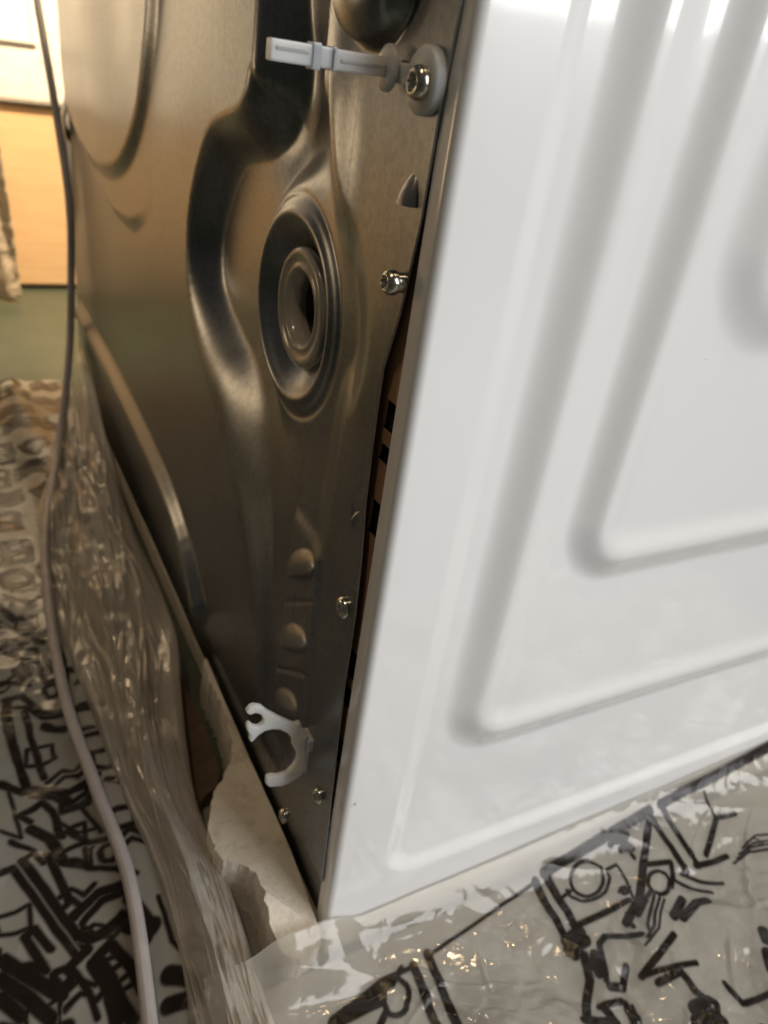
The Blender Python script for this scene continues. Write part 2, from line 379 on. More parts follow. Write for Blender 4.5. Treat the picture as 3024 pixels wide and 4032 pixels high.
LEFT_PRINT = [
 (3, [(-112,145),(-102,140),(-94,129),(-86,131),(-79,133)]),
 (3, [(-113,141),(-103,136),(-95,126),(-90,125),(-79,130)]),
 (3.4, [(-120,129),(-109,135),(-104,126),(-101,108)]),
 (3, [(-120,129),(-115,123)]),
 (2, [(-91,125),(-86,111),(-83,101)]),
 (3, [(-98,110),(-90,99),(-82,95)]),
 (2.6, [(-92,96),(-92,83),(-79,74),(-73,68)]),
 (2, [(-92,95),(-88,94)]),
 (2.6, [(-77,84),(-78,82),(-79,81),(-80,81),(-81,80),(-82,81),(-83,81),(-84,82),(-85,84),(-85,86),(-85,87),(-85,89),(-84,90),(-83,91),(-82,91),(-80,91),(-79,90),(-78,89),(-78,87),(-77,86),(-77,84)]),
 (2, [(-89,94),(-90,83)]),
 (5, [(-115,118),(-106,108),(-103,94)]),
 (4, [(-109,99),(-106,82),(-104,70)]),
 (3.6, [(-132,96),(-126,97),(-115,67),(-105,40)]),
 (3, [(-122,100),(-115,103),(-112,95)]),
 (4.2, [(-121,100),(-110,69),(-100,42),(-109,38)]),
 (3.6, [(-125,59),(-121,62),(-118,55),(-116,50)]),
 (3.6, [(-125,59),(-122,50),(-119,40)]),
 (5.5, [(-135,52),(-124,38),(-114,26)]),
 (5.5, [(-136,43),(-127,31),(-119,18)]),
 (5, [(-137,35),(-130,24)]),
 (4.4, [(-103,61),(-90,67),(-79,65)]),
 (3.4, [(-100,56),(-89,62),(-77,61)]),
 (5, [(-100,52),(-97,47),(-91,47),(-82,50)]),
 (4.5, [(-97,36),(-90,40),(-84,26),(-81,13)]),
 (5, [(-95,33),(-90,11),(-87,2)]),
 (2.4, [(-92,33),(-87,33)]),
 (2.4, [(-91,28),(-86,29)]),
 (2.4, [(-89,22),(-84,23)]),
 (2.4, [(-88,17),(-82,18)]),
 (3.6, [(-108,33),(-109,32),(-110,31),(-110,30),(-112,30),(-113,30),(-114,31),(-115,32),(-115,33),(-116,34),(-116,36),(-116,37),(-115,38),(-114,38),(-113,38),(-112,38),(-110,37),(-110,36),(-109,35),(-109,34),(-108,33)]),
 (5.5, [(-99,34),(-94,19),(-93,4)]),
 (3, [(-108,36),(-103,23),(-101,10)]),
 (2.2, [(-65,50),(-65,37),(-64,26),(-57,11),(-57,3),(-66,1)]),
 (7, [(-69,12),(-58,5)]),
 (6, [(-72,0),(-57,-3)]),
 (5, [(-78,57),(-73,42),(-74,33)]),
 (4, [(-138,23),(-124,14),(-112,12)]),
 (2, [(-103,120),(-94,108),(-85,105)]),
 (2, [(-124,147),(-120,114),(-130,122)]),
 (4, [(-119,220),(-110,219),(-100,201),(-85,196)]),
 (3, [(-120,211),(-108,208),(-100,196),(-86,192)]),
 (4.6, [(-119,216),(-118,180),(-114,147)]),
 (3.4, [(-109,204),(-107,176),(-104,150)]),
 (4, [(-113,146),(-95,136),(-78,138)]),
 (3, [(-107,276),(-92,280),(-82,281)]),
 (3, [(-105,270),(-81,273)]),
 (3.4, [(-97,251),(-94,227),(-82,225)]),
 (3, [(-92,254),(-88,235),(-82,232)]),
 (3, [(-87,216),(-87,214),(-88,213),(-90,212),(-91,211),(-92,212),(-94,212),(-95,214),(-96,215),(-96,217),(-96,219),(-96,221),(-95,222),(-94,223),(-92,223),(-91,223),(-89,222),(-88,221),(-87,220),(-87,218),(-87,216)]),
 (2.2, [(-85,336),(-81,297),(-81,266),(-82,218)]),
 (4, [(-114,316),(-106,297),(-95,296)]),
 (3.4, [(-108,326),(-96,313),(-88,319)]),
 (3, [(-115,295),(-105,286)]),
 (3, [(-115,264),(-105,254),(-104,233)]),
 (3.4, [(-112,244),(-105,228),(-120,236)])]
CLIP_OUTLINE = [(-32.9, 119.2), (-31.4, 121.5), (-29.1, 121.8), (-26.2, 120.4), (-24.1, 117.6), (-21.5, 114.9), (-16.3, 110.0), (-9.8, 104.6), (-7.5, 104.9), (-6.1, 100.8), (-3.5, 97.2), (-1.4, 92.4), (-0.7, 88.1), (-1.2, 84.8), (1.1, 77.6), (3.1, 71.1), (2.2, 68.9), (-1.4, 69.6), (-2.7, 72.0), (-5.7, 69.5), (-9.8, 67.6), (-14.5, 67.4), (-19.4, 69.2), (-21.1, 71.5), (-21.1, 75.7), (-18.8, 76.2), (-15.6, 74.6), (-11.4, 74.7), (-8.5, 77.8), (-7.1, 82.1), (-7.4, 85.7), (-10.3, 92.2), (-10.6, 96.4), (-13.5, 100.7), (-16.8, 103.8), (-20.4, 105.3), (-23.8, 105.5), (-26.6, 104.0), (-29.3, 100.7), (-30.6, 102.2), (-30.0, 104.5), (-31.9, 109.0), (-32.1, 111.9), (-30.5, 112.2), (-29.4, 110.3), (-26.9, 108.8), (-25.0, 109.8), (-24.8, 112.8), (-26.4, 115.9), (-28.9, 117.6), (-31.2, 117.1)]
# ------------------------------------------------------------------ floor
tag(pydata('floor', [(-3000, -2500, -20), (3000, -2500, -20), (3000, 3500, -20), (-3000, 3500, -20)], [(0, 1, 2, 3)], m_floor), kind='structure')

# ------------------------------------------------------------------ washing machine
WM = tag(empty('washing_machine'), 'white washing machine with bare steel back panel and embossed side', 'washing machine')
HT = 850.0
# --- rear panel: pressed steel sheet, x = depth (mm), pressed shapes as real relief
EDGE = [(-20, 7.5), (8, 7.5), (29, 7.3), (114, 11.8), (143, 13.0), (178, 12.3), (204, 13.8), (225, 16.4), (253, 17.5), (272, 18.2), (291, 13.5), (319, 9.8), (346, 8.9), (371, 6.6), (420, 6.5), (HT, 6.5)]
def yedge(z): return np.interp(z, [e[0] for e in EDGE], [e[1] for e in EDGE])
YW = 682.0
s = np.linspace(0, 1, 470); yg = YW * (0.42 * s + 0.58 * s ** 2.2)
zg = np.concatenate([np.arange(2, 400, 0.9), np.linspace(400, HT - 4, 90)])
ZZ, SS = np.meshgrid(zg, yg / YW, indexing='ij')
YE = yedge(ZZ); YE = YE + 0.0
YY = YE + SS * (YW - YE)
HC = (107.0, 264.5)
LB = [(155, 600), (155, 372), (160, 346), (172, 331), (211, 320), (233, 300), (249, 268), (247, 234), (226, 209), (190, 188), (163, 166), (136, 142), (118, 108), (100, 66), (88, 40)]
RB = [(62, 40), (46, 70), (40, 110), (40, 160), (43, 187), (42, 240), (35, 252), (30, 267), (33, 285), (38, 296), (47, 308), (60, 316), (70, 338), (78, 352), (84, 372), (86, 600)]
rec = np.vstack([catmull(LB, 5), catmull(RB, 5)])
def rear_depth(Y, Z):
    d = sdf(Y, Z, rec)
    zz = Z + 0.35 * (Y - 60)
    dmax = 4.0 + 1.5 * sstep(190, 225, Z) + 2.5 * sstep(95, 140, Y) + 6.5 * np.clip((zz - 110) / 140, 0, 1.1) * sstep(70, 150, Y)
    ww = 20 + 24 * (1 - sstep(195, 265, Z)) * sstep(90, 130, Y)
    D = dmax * sstep(-0.12 * ww, ww, d)
    # deep hollow above the plug
    q = ((Y - 132) / 40) ** 2 + ((Z - 336) / 30) ** 2
    D += 6 * np.exp(-q ** 1.6) * sstep(0, 30, d)
    # vertical rib between hollow and screw strip
    D -= 3.2 * np.exp(-((Y - (70 + 0.10 * (Z - 330))) / 12) ** 2) * sstep(280, 330, Z) * (1 - sstep(340, 390, Z))
    # boss round the transport-bolt opening
    r = np.hypot(Y - HC[0], Z - HC[1])
    boss = 1 - sstep(38, 60, r)
    D = D * (1 - boss) + 4.5 * boss
    D += 1.0 * np.exp(-((r - 44) / 1.6) ** 2)
    D += 8.5 * (1 - sstep(20, 36, r)) - 1.5 * np.exp(-((r - 37) / 2.2) ** 2)
    # bulge at the top
    b_ = np.clip(1 - ((Y - 50) / 21) ** 2 - ((Z - 374) / 16) ** 2, 0, None)
    D -= 12 * np.sqrt(b_) * sstep(0, 0.25, b_)
    # stepped cable guide low in the channel
    yc = 66 - 0.02 * (Z - 120)
    colm = sstep(-22, -17, Y - yc) * (1 - sstep(15, 20, Y - yc)) * sstep(52, 62, Z) * (1 - sstep(178, 188, Z))
    D -= 2.4 * colm
    for zc, sc in ((166, 1.0), (125, 1.0), (86, 0.9)):
        u = (Y - yc) * .80 - (Z - zc) * .60; w_ = (Y - yc) * .60 + (Z - zc) * .80
        e = 1 - (u / (20 * sc)) ** 2 - np.where(w_ > -3, (w_ + 3) / (10 * sc), (w_ + 3) / 3.0) ** 2
        D -= 4.6 * sc * np.clip(e, 0, None) ** 0.75
    for zc in (146, 105):
        D += 0.9 * np.exp(-(((Y - yc) * .6 + (Z - zc) * .8) / 0.9) ** 2) * colm
    D += 0.7 * np.exp(-((Y - yc - 4) / 0.9) ** 2) * sstep(128, 134, Z) * (1 - sstep(144, 150, Z))
    # raised arched pads on the far side
    U = catmull([(300, 620), (306, 420), (312, 368), (328, 333), (351, 303), (390, 274), (440, 262), (500, 262), (566, 276), (600, 298), (615, 370), (620, 620)], 5)
    D -= 5.0 * sstep(-7, 7, sdf(Y, Z, U))
    U2 = catmull([(326, 620), (318, 300), (330, 262), (365, 243), (399, 236), (471, 240), (580, 274), (640, 330), (650, 620)], 5)
    D -= 6.0 * sstep(-6, 6, sdf(Y, Z, U2)) * sstep(300, 440, Y + 0.55 * (236 - Z))
    # long slanted bead near the foot
    bead = catmull([(640, 95), (455, 93), (312, 84), (249, 71), (205, 42)], 6)
    D -= 7.0 * (1 - sstep(2, 15, seg_dist(Y, Z, bead)))
    # outer rim roll
    D -= 5.0 * sstep(642, 652, Y) * sstep(170, 200, Z) * (1 - sstep(270, 300, Z))
    D += 16 * sstep(664, 684, Y) ** 2
    # crease along the foot and pressed strip edge
    D += 2.0 * (1 - sstep(26, 30, Z))
    # slight waviness of thin sheet
    D += 1.1 * (vnoise(Y / 70, Z / 60, 3) - 0.5)
    # free edge stands a little away
    D -= 1.3 * np.exp(-((Z - 240) / 45) ** 2) * (1 - sstep(8, 30, Y - yedge(Z)))
    return D
DD = rear_depth(YY, ZZ) - 1.2
V = np.stack([DD, YY, ZZ], -1)
cy = 0.25 * (YY[:-1, :-1] + YY[1:, :-1] + YY[1:, 1:] + YY[:-1, 1:]); cz = 0.25 * (ZZ[:-1, :-1] + ZZ[1:, :-1] + ZZ[1:, 1:] + ZZ[:-1, 1:])
rear = grid_obj('rear_panel', V, m_steel, WM, np.hypot(cy - HC[0], cz - HC[1]) > 19.5, flip=True)
rear['label'] = 'bare steel back panel pressed with deep channels'
# folded edge of the sheet
eV = np.stack([np.stack([V[:, 0, 0] + k, V[:, 0, 1] + 0.15 * k, V[:, 0, 2]], -1) for k in (0.0, 0.45, 0.9)], 1)
grid_obj('panel_edge', eV, m_cut, WM)

# --- white side panel, embossed in nested rounded steps
xs = np.concatenate([np.linspace(3.5, 170, 190), np.linspace(171, 420, 170), np.linspace(423, 597, 60)])
zs = np.concatenate([np.arange(0, 400, 1.05), np.linspace(400, HT, 120)])
Z2, X2 = np.meshgrid(zs, xs, indexing='ij')
def rrect(x, z, x0, z0, r, x1=None, z1=None):
    x1 = 600 - x0 if x1 is None else x1; z1 = HT - z0 if z1 is None else z1
    cx_, cz_ = (x0 + x1) / 2, (z0 + z1) / 2
    qx = np.abs(x - cx_) - ((x1 - x0) / 2 - r); qz = np.abs(z - cz_) - ((z1 - z0) / 2 - r)
    return -(np.minimum(np.maximum(qx, qz), 0) + np.hypot(np.maximum(qx, 0), np.maximum(qz, 0)) - r)
OUT = np.zeros_like(X2)
for x0, z0, r, w, h in ((31, 27, 16, 10, -2.4), (50, 101, 26, 16, 4.4), (83, 190, 26, 15, 4.3), (113, 290, 32, 20, 5.0)):
    dd = rrect(X2, Z2, x0, z0, r)
    OUT += h * sstep(-w * 0.5, w * 0.5, dd)
    if h > 0: OUT += 1.5 * np.exp(-((dd - w * 0.62) / (w * 0.42)) ** 2)
OUT += 0.25 * (vnoise(X2 / 90, Z2 / 110, 8) - 0.5)
OUT *= sstep(3.5, 10, X2)
S = np.stack([X2, -OUT, Z2], -1)
# rounded rear corner and its turned-in lip, part of the same sheet
lip = [(0.0, 9.0), (0.0, 7.5), (0.0, 5.5), (0.0, 3.5)] + [(3.5 - 3.5 * math.cos(a), 3.5 - 3.5 * math.sin(a)) for a in np.linspace(0.17, 1.40, 8)]
Lp = np.stack([np.stack([np.full(len(zs), a), np.full(len(zs), b_), zs], -1) for a, b_ in lip], 1)
side = grid_obj('side_panel', np.concatenate([Lp, S], 1), m_white, WM, flip=False)
side['label'] = 'glossy white side panel with stepped rounded embossing'
# --- inner flange with slots, in the gap behind the steel sheet
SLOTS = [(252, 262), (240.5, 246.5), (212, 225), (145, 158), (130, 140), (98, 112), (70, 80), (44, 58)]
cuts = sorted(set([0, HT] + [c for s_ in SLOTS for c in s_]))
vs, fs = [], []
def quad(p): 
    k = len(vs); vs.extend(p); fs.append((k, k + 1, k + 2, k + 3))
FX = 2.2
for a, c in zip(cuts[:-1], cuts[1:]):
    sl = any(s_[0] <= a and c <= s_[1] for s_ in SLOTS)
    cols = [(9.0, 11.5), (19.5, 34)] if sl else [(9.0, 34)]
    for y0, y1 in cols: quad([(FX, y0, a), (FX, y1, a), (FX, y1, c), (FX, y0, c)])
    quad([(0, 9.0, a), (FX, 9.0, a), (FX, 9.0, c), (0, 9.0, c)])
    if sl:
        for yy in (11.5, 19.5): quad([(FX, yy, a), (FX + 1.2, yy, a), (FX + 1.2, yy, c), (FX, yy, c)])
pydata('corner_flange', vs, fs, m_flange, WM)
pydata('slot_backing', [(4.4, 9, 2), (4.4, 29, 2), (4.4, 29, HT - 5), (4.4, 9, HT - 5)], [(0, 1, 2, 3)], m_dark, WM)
# --- rest of the casing
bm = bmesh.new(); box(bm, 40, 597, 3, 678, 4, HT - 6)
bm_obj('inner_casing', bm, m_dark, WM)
bm = bmesh.new(); box(bm, 24, 598, 679, 686, 0, HT - 2, 2); bm_obj('far_side_panel', bm, m_white, WM)
bm = bmesh.new(); box(bm, -6, 606, -6, 692, HT + 1, HT + 26, 5); bm_obj('top_cover', bm, m_white, WM)
bm = bmesh.new(); box(bm, 599, 612, 0, 686, 0, HT - 2, 4); bm_obj('front_panel', bm, m_white, WM)

# --- plug in the transport-bolt opening
px = 10.0
def at_hole(name, prof, mt, par, seg=48, lob=None):
    bm = bmesh.new(); lathe(bm, [(r, -h) for r, h in prof], seg, (0, HC[0], HC[1]), '-X', lob)
    return bm_obj(name, bm, mt, par, True)
tor = lambda R0, r0, x0, n=20: [(R0 + r0 * math.cos(2 * math.pi * k / n), x0 + 0.8 * r0 * math.sin(2 * math.pi * k / n)) for k in range(n + 1)]
plug = at_hole('transport_bolt_plug', [(24.2, 9.5), (24.4, 7.4), (23.6, 6.2), (22.2, 5.8), (20.2, 6.2), (18.6, 7.2), (17.4, 6.6), (16.2, 6.3), (14.9, 7.2), (14.0, 9.5), (13.6, 13.0), (13.2, 19.0)], m_cap, WM)
plug['label'] = 'frosted plastic plug ring in round opening'
at_hole('plug_flange', [(23.0, 10.5), (17.0, 11.5), (15.0, 13.0)], m_nylon, plug)
at_hole('plug_sleeve', [(13.3, 15), (12.6, 19), (12.2, 30), (12.0, 44)], m_rubber, plug)
at_hole('plug_core', [(8.6, 44), (8.6, 31), (7.8, 29.6), (5.5, 29.2), (5.0, 31), (0.01, 31)], m_cap, plug, 32)
at_hole('sleeve_seat', [(24, 20.5), (12, 26), (12.0, 60), (0.01, 60)], m_dark, plug)
for k in range(7):
    a = 2 * math.pi * k / 7 + 0.3
    bm = bmesh.new(); box(bm, 24, 27.5, -1.3, 1.3, 11.0, 12.6, 0.3)
    bmesh.ops.rotate(bm, verts=bm.verts, matrix=Matrix.Rotation(a, 3, 'X'), cent=(0, 0, 0))
    bmesh.ops.translate(bm, verts=bm.verts, vec=(0, HC[0], HC[1])); bm_obj('sleeve_rib', bm, m_nylon, plug)

# --- screws
def depth_at(y, z): return float(rear_depth(np.array([y]), np.array([z]))[0]) - 1.2
def screw(y, z, rad, hgt, star, washer=0.0, base=None, tilt=0.0):
    x0 = depth_at(y, z) if base is None else base
    bm = bmesh.new()
    prof = [(rad * 0.98, 0), (rad, hgt * 0.25), (rad * 0.96, hgt * 0.6), (rad * 0.84, hgt * 0.85), (rad * 0.66, hgt * 0.98), (rad * 0.58, hgt), (rad * 0.54, hgt * 0.97), (rad * 0.40, hgt * 0.35), (0.01, hgt * 0.3)]
    n0 = 6
    def lob(i, a):
        if i < n0: return 1.0
        if star == 6: return 1.0 + 0.14 * math.cos(6 * a)
        return 0.66 + 0.42 * (abs(math.cos(2 * a + 0.5)) ** 3)
    lathe(bm, prof, 48, (x0 - washer, y, z), '-X', lob)
    if washer: lathe(bm, [(rad * 0.8, -0.2), (rad * 0.8, washer * 0.55), (rad * 0.72, washer + 0.1)], 32, (x0, y, z), '-X')
    return bm_obj('screw', bm, m_screw, WM, True)
screw(14.2, 352.4, 4.3, 3.2, 6, 0.0, base=depth_at(15, 352) - 3.0)['label'] = 'screw through plastic hose stay'
screw(14.6, 300.6, 3.7, 3.4, 6, 2.6)
screw(20.2, 176.7, 4.3, 2.6, 4)
screw(19.8, 72.9, 3.9, 2.4, 4)
screw(55.0, 17.0, 4.0, 2.6, 4)

# --- hose stay: nylon arm on a round foot, standing straight out of the panel
ST = empty('hose_stay'); ST.parent = WM
ST['label'] = 'translucent nylon hose stay screwed to panel'
x0 = depth_at(19, 352)
bm = bmesh.new(); lathe(bm, [(0.01, 3.0), (7.6, 3.0), (8.3, 2.3), (8.4, 0.0)], 40, (x0, 15.6, 353.0), '-X'); bm_obj('stay_foot', bm, m_nylon, ST, True)
bm = bmesh.new()
ay, az = 33.0, 354.6
pts = [(x0 - 1, 5.4), (-6, 5.0), (-24, 5.8), (-38, 5.2)]
box(bm, -23, x0 + 1, ay - 1.3, ay + 1.3, az - 2.6, az + 2.5, 0.5)
box(bm, -40, -22, ay - 2.2, ay + 1.6, az - 2.5, az + 2.6, 0.5)
box(bm, -28.6, -26.2, ay - 2.7, ay + 2.1, az - 3.1, az + 3.2, 0.4)
box(bm, -23.0, -21.6, ay - 2.2, ay + 2.0, az - 2.8, az + 2.9, 0.3)
box(bm, -20, -6, ay - 1.8, ay - 1.2, az - 0.5, az + 0.4, 0.15)
box(bm, -38.5, -29.5, ay - 2.6, ay - 2.0, az + 0.2, az + 1.2, 0.15)
bm_obj('stay_arm', bm, m_nylon, ST)
bm = bmesh.new()
lathe(bm, [(0.01, 2.0), (4.6, 2.0), (5.9, 1.3), (6.0, 0.5), (4.8, 0.0), (0.01, 0.0)], 32, (-4.2, ay, az - 0.1), '-X'); bm_obj('stay_collar', bm, m_nylon, ST, True)
bm = bmesh.new(); box(bm, x0 - 2.6, x0 - 0.2, 22, ay + 2, az - 3.4, az + 1.8, 0.5); bm_obj('stay_neck', bm, m_nylon, ST)

# --- C-shaped hose clip low on the panel
bm = bmesh.new()
oc = CLIP_OUTLINE
extrude_poly(bm, [tuple(p) for p in oc], lambda p, k: (p[0], 34.2 + 2.8 * k, p[1]))
hc = bm_obj('hose_clip', bm, m_nylon, WM); hc['label'] = 'translucent C-shaped hose clip with small hook'
mod = hc.modifiers.new('bevel', 'BEVEL'); mod.width = 0.0007; mod.segments = 2; mod.limit_method = 'ANGLE'; mod.angle_limit = math.radians(50)
bm = bmesh.new(); box(bm, -4.6, 1.2, 31.5, 40, 88, 95, 0.8); box(bm, -6.2, -3.5, 32.6, 34.2, 86, 97, 0.5); bm_obj('clip_base', bm, m_nylon, hc)

# --- lanced vent tongue and pressed arrow mark
x0 = depth_at(17.5, 325)
n1, n2 = 12, 10
G = np.zeros((n1, n2, 3))
for i in range(n1):
    for j in range(n2):
        a = math.pi * j / (n2 - 1); t = i / (n1 - 1)
        w = 3.9 * math.sqrt(max(0, 1 - t ** 2.2)); hh = 3.6 * (1 - t ** 1.5)
        G[i, j] = (x0 - hh * math.sin(a) ** 0.8 + 0.15, 17.3 + w * math.cos(a), 321.8 + 8.6 * t)
grid_obj('vent_tongue', G, m_casing, WM)
vs = [(x0 - 0.12, 13.6, 321.9), (x0 - 0.12, 21.0, 321.9), (x0 - 2.9, 19.2, 322.4), (x0 - 3.3, 17.3, 322.4), (x0 - 2.9, 15.4, 322.4)]
pydata('vent_opening', vs, [(0, 1, 2, 3, 4)], m_dark, WM)
x0 = depth_at(21.9, 216)
pydata('arrow_mark', [(x0 - 0.05, 25.0, 220.5), (x0 - 0.05, 18.6, 220.0), (x0 - 0.05, 21.3, 210.5), (x0 - 1.6, 21.8, 214.8), (x0 - 0.05, 21.8, 218.0)], [(0, 4, 3), (4, 1, 3), (1, 2, 3), (2, 0, 3)], m_steel, WM)
# --- water drops on the steel and on the corner
def drop(x, y, z, r, ax):
    bm = bmesh.new(); lathe(bm, [(r, 0), (r * 0.9, r * 0.35), (r * 0.55, r * 0.62), (0.01, r * 0.7)], 14, (x, y, z), ax); return bm_obj('water_drop', bm, m_drop, WM, True)
drop(depth_at(30, 50) , 30, 50.3, 1.3, '-X')
drop(0.0, 3.8, 146, 0.8, '-X'); drop(0.0, 3.6, 84.5, 1.0, '-X'); drop(4.2, -0.05, 87, 1.0, '-Y')

# ------------------------------------------------------------------ foam transport base under the machine
FB = tag(empty('foam_base', (0.0, 0.0, -0.02)), 'dusty ragged foam base under the washing machine', 'packing foam')
rag = [(-9, -7), (-19, -8), (-24, 6), (-23, 34), (-35, 47), (-37, 61), (-29, 83), (-13, 103), (-7, 125), (-5, 150), (-6, 172), (-4, 188)]
rg = catmull(rag, 9)
rg = [(p[0] + 2.2 * (vnoise(np.array([p[1] / 3.0]), np.array([p[0] / 3.0]), 2)[0] - 0.5) + 1.2 * (random.random() - 0.5), p[1] + 1.2 * (random.random() - 0.5)) for p in rg]
inn = [(-2.2, 186), (-2.2, 150), (-2.4, 100), (-2.4, 40), (-2.6, 0), (-4, -5)]
pol = rg + inn
bm = bmesh.new(); extrude_poly(bm, pol, lambda p, k: (p[0] - (0 if k else 1.5) , p[1], 2.0 + (10.5 + 1.2 * math.sin(p[1] * 0.11)) * float(sstep(-6, 24, p[1])) if k else -19.5))
bm_obj('foam_rim', bm, m_foam, FB)
bm = bmesh.new(); box(bm, 1, 600, -1, 684, -19.5, -0.5, 1.5); bm_obj('foam_slab', bm, m_foam, FB)

# added dark brown sheet standing in for shade in the hollow beside the foam
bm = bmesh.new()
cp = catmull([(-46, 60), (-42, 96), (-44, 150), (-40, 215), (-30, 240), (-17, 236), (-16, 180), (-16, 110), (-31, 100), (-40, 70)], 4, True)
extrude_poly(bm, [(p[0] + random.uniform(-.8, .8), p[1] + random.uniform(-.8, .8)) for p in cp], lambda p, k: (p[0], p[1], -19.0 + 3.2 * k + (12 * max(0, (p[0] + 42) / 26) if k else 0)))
tag(bm_obj('hollow_shade_sheet', bm, m_hollow_shade), 'added dark brown sheet standing for the shaded hollow between clear film and foam base', 'shade sheet')

# ------------------------------------------------------------------ printed packing bag
BAG = tag(empty('packing_bag', (-0.05, 0.0, -0.02)), 'clear polythene packing bag with bold black printed pictograms pulled down round the machine', 'plastic bag')
def ink_of(x, y, prints, soft, fat=1.25):
    k = np.zeros(x.shape)
    for w, pts in prints:
        w = w * fat
        P = np.array(pts, float); lo = P.min(0) - w - 3; hi = P.max(0) + w + 3
        sel = (x > lo[0]) & (x < hi[0]) & (y > lo[1]) & (y < hi[1])
        if not sel.any(): continue
        d = seg_dist(x[sel], y[sel], pts)
        k[sel] = np.maximum(k[sel], 1 - sstep(w * 0.5 - soft, w * 0.5 + soft, d))
    return k
# front sheet, beside the white side
xf = np.arange(-58, 470, 0.74); yf = np.arange(-235, 3, 0.62)
XF, YF = np.meshgrid(xf, yf, indexing='ij')
def front_z(x, y):
    far = sstep(-18, -70, y)
    z = -16 + (18 + 0.04 * np.maximum(x, 0)) * np.exp(np.minimum(y, 0) / 18) + 9 * np.exp(-((x + 10) / 22) ** 4 - ((y + 4) / 17) ** 4)
    rough = 0.10 + 0.9 * far * sstep(0, 70, x - y * 0.5 - 40)
    c = 12 * (facets(x / 56, y / 48, 1) - .5) + 4.5 * (facets(x / 24 + 7, y / 21, 2) - .5) + 1.5 * (facets(x / 9, y / 8, 3) - .5)
    z = z + c * rough + 2.5 * rough
    rid = np.abs(((x * 0.30 + y * 0.62) / 15 + 1.3 * vnoise(x / 50, y / 40, 4)) % 1 - 0.5) * 2
    z = z + 1.1 * (rid ** 2) * (1 - 0.5 * far) * sstep(0, -10, y) + 0.7 * (facets(x / 14, y / 6, 14) - .5) * sstep(0, -8, y)
    rc = random.Random(7)
    for _ in range(90):
        cx_, cy_, an_, ln = rc.uniform(20, 460), rc.uniform(-225, -22), rc.choice((0.5, 0.9, 2.4, 2.8)) + rc.uniform(-.4, .4), rc.uniform(12, 42)
        ux, uy = math.cos(an_), math.sin(an_)
        t = (x - cx_) * ux + (y - cy_) * uy; w = -(x - cx_) * uy + (y - cy_) * ux + 2.5 * (vnoise(t / 9, t * 0, 3) - .5)
        z = z + rc.uniform(1.0, 2.8) * np.clip(1 - np.abs(w) / rc.uniform(1.6, 3.2), 0, None) * np.clip(1 - (t / ln) ** 2, 0, None) * (0.35 + 0.65 * far)
    return np.maximum(z, -19.2)
ZF = front_z(XF, YF)
# the sheet does not enter the side of the machine
grid_obj('front_sheet', np.stack([XF, np.minimum(YF, -0.6), ZF], -1), m_print, BAG, attr={'ink': ink_of(XF + 1.2 * (vnoise(XF / 16, YF / 16, 7) - .5), YF, FRONT_PRINT, 0.45, 1.12)})
# second, unprinted layer of the same bag below it
xu = np.arange(-62, 470, 3.0); yu = np.arange(-240, -6, 3.0); XU, YU = np.meshgrid(xu, yu, indexing='ij')
ZU = np.minimum(front_z(XU, YU) - 2.2, -13 + 3 * facets(XU / 25, YU / 22, 12) - 4 * sstep(-20, -80, YU)); ZU = np.maximum(ZU, -19.6)
grid_obj('under_layer', np.stack([XU, YU, ZU], -1), m_clear, BAG)
# left sheet on the floor
xl = np.concatenate([np.arange(-400, -160, 2.0), np.arange(-160, -14, 0.66)]); yl = np.concatenate([np.arange(-150, 350, 0.7), np.arange(350, 745, 1.3)])
XL, YL = np.meshgrid(xl, yl, indexing='ij')
far_pr = []
rn = random.Random(11)
for gy in range(350, 760, 42):
    for gx in range(-390, 20, 36):
        cx_, cy_ = gx + rn.uniform(-8, 8), gy + rn.uniform(-8, 8); k = rn.randrange(5); w = rn.uniform(2.6, 5)
        if k == 0: far_pr.append((w, [(cx_ + 12 * math.cos(a * .6), cy_ + 12 * math.sin(a * .6)) for a in range(12)]))
        if k in (1, 4): far_pr += [(w, [(cx_ - 15, cy_ + o), (cx_ - 5, cy_ + o + 6), (cx_ + 5, cy_ + o - 3), (cx_ + 16, cy_ + o + 4)]) for o in (-10, -2, 7)]
        if k == 2: far_pr += [(w, [(cx_ - 15, cy_ - 15), (cx_ + 15, cy_ - 15), (cx_ + 15, cy_ + 15), (cx_ - 15, cy_ + 15), (cx_ - 15, cy_ - 15)]), (w, [(cx_ - 15, cy_), (cx_ + 15, cy_)]), (w, [(cx_, cy_ - 15), (cx_, cy_ + 15)])]
        if k == 3: far_pr += [(w, [(cx_ - 14, cy_ + 12), (cx_, cy_ - 14), (cx_ + 15, cy_ + 8)]), (w * 1.6, [(cx_ - 6, cy_ + 10), (cx_ + 8, cy_ + 14)])]
for gy in range(-140, 340, 40):
    for gx in (-385, -345, -305, -262, -222, -180):
        cx_, cy_ = gx + rn.uniform(-6, 6), gy + rn.uniform(-6, 6); w = rn.uniform(3, 5)
        far_pr += [(w, [(cx_ - 15, cy_ - 12), (cx_ + 12, cy_ - 14), (cx_ + 14, cy_ + 13)]), (w, [(cx_ + 9 * math.cos(a * .6), cy_ + 9 * math.sin(a * .6)) for a in range(12)])]
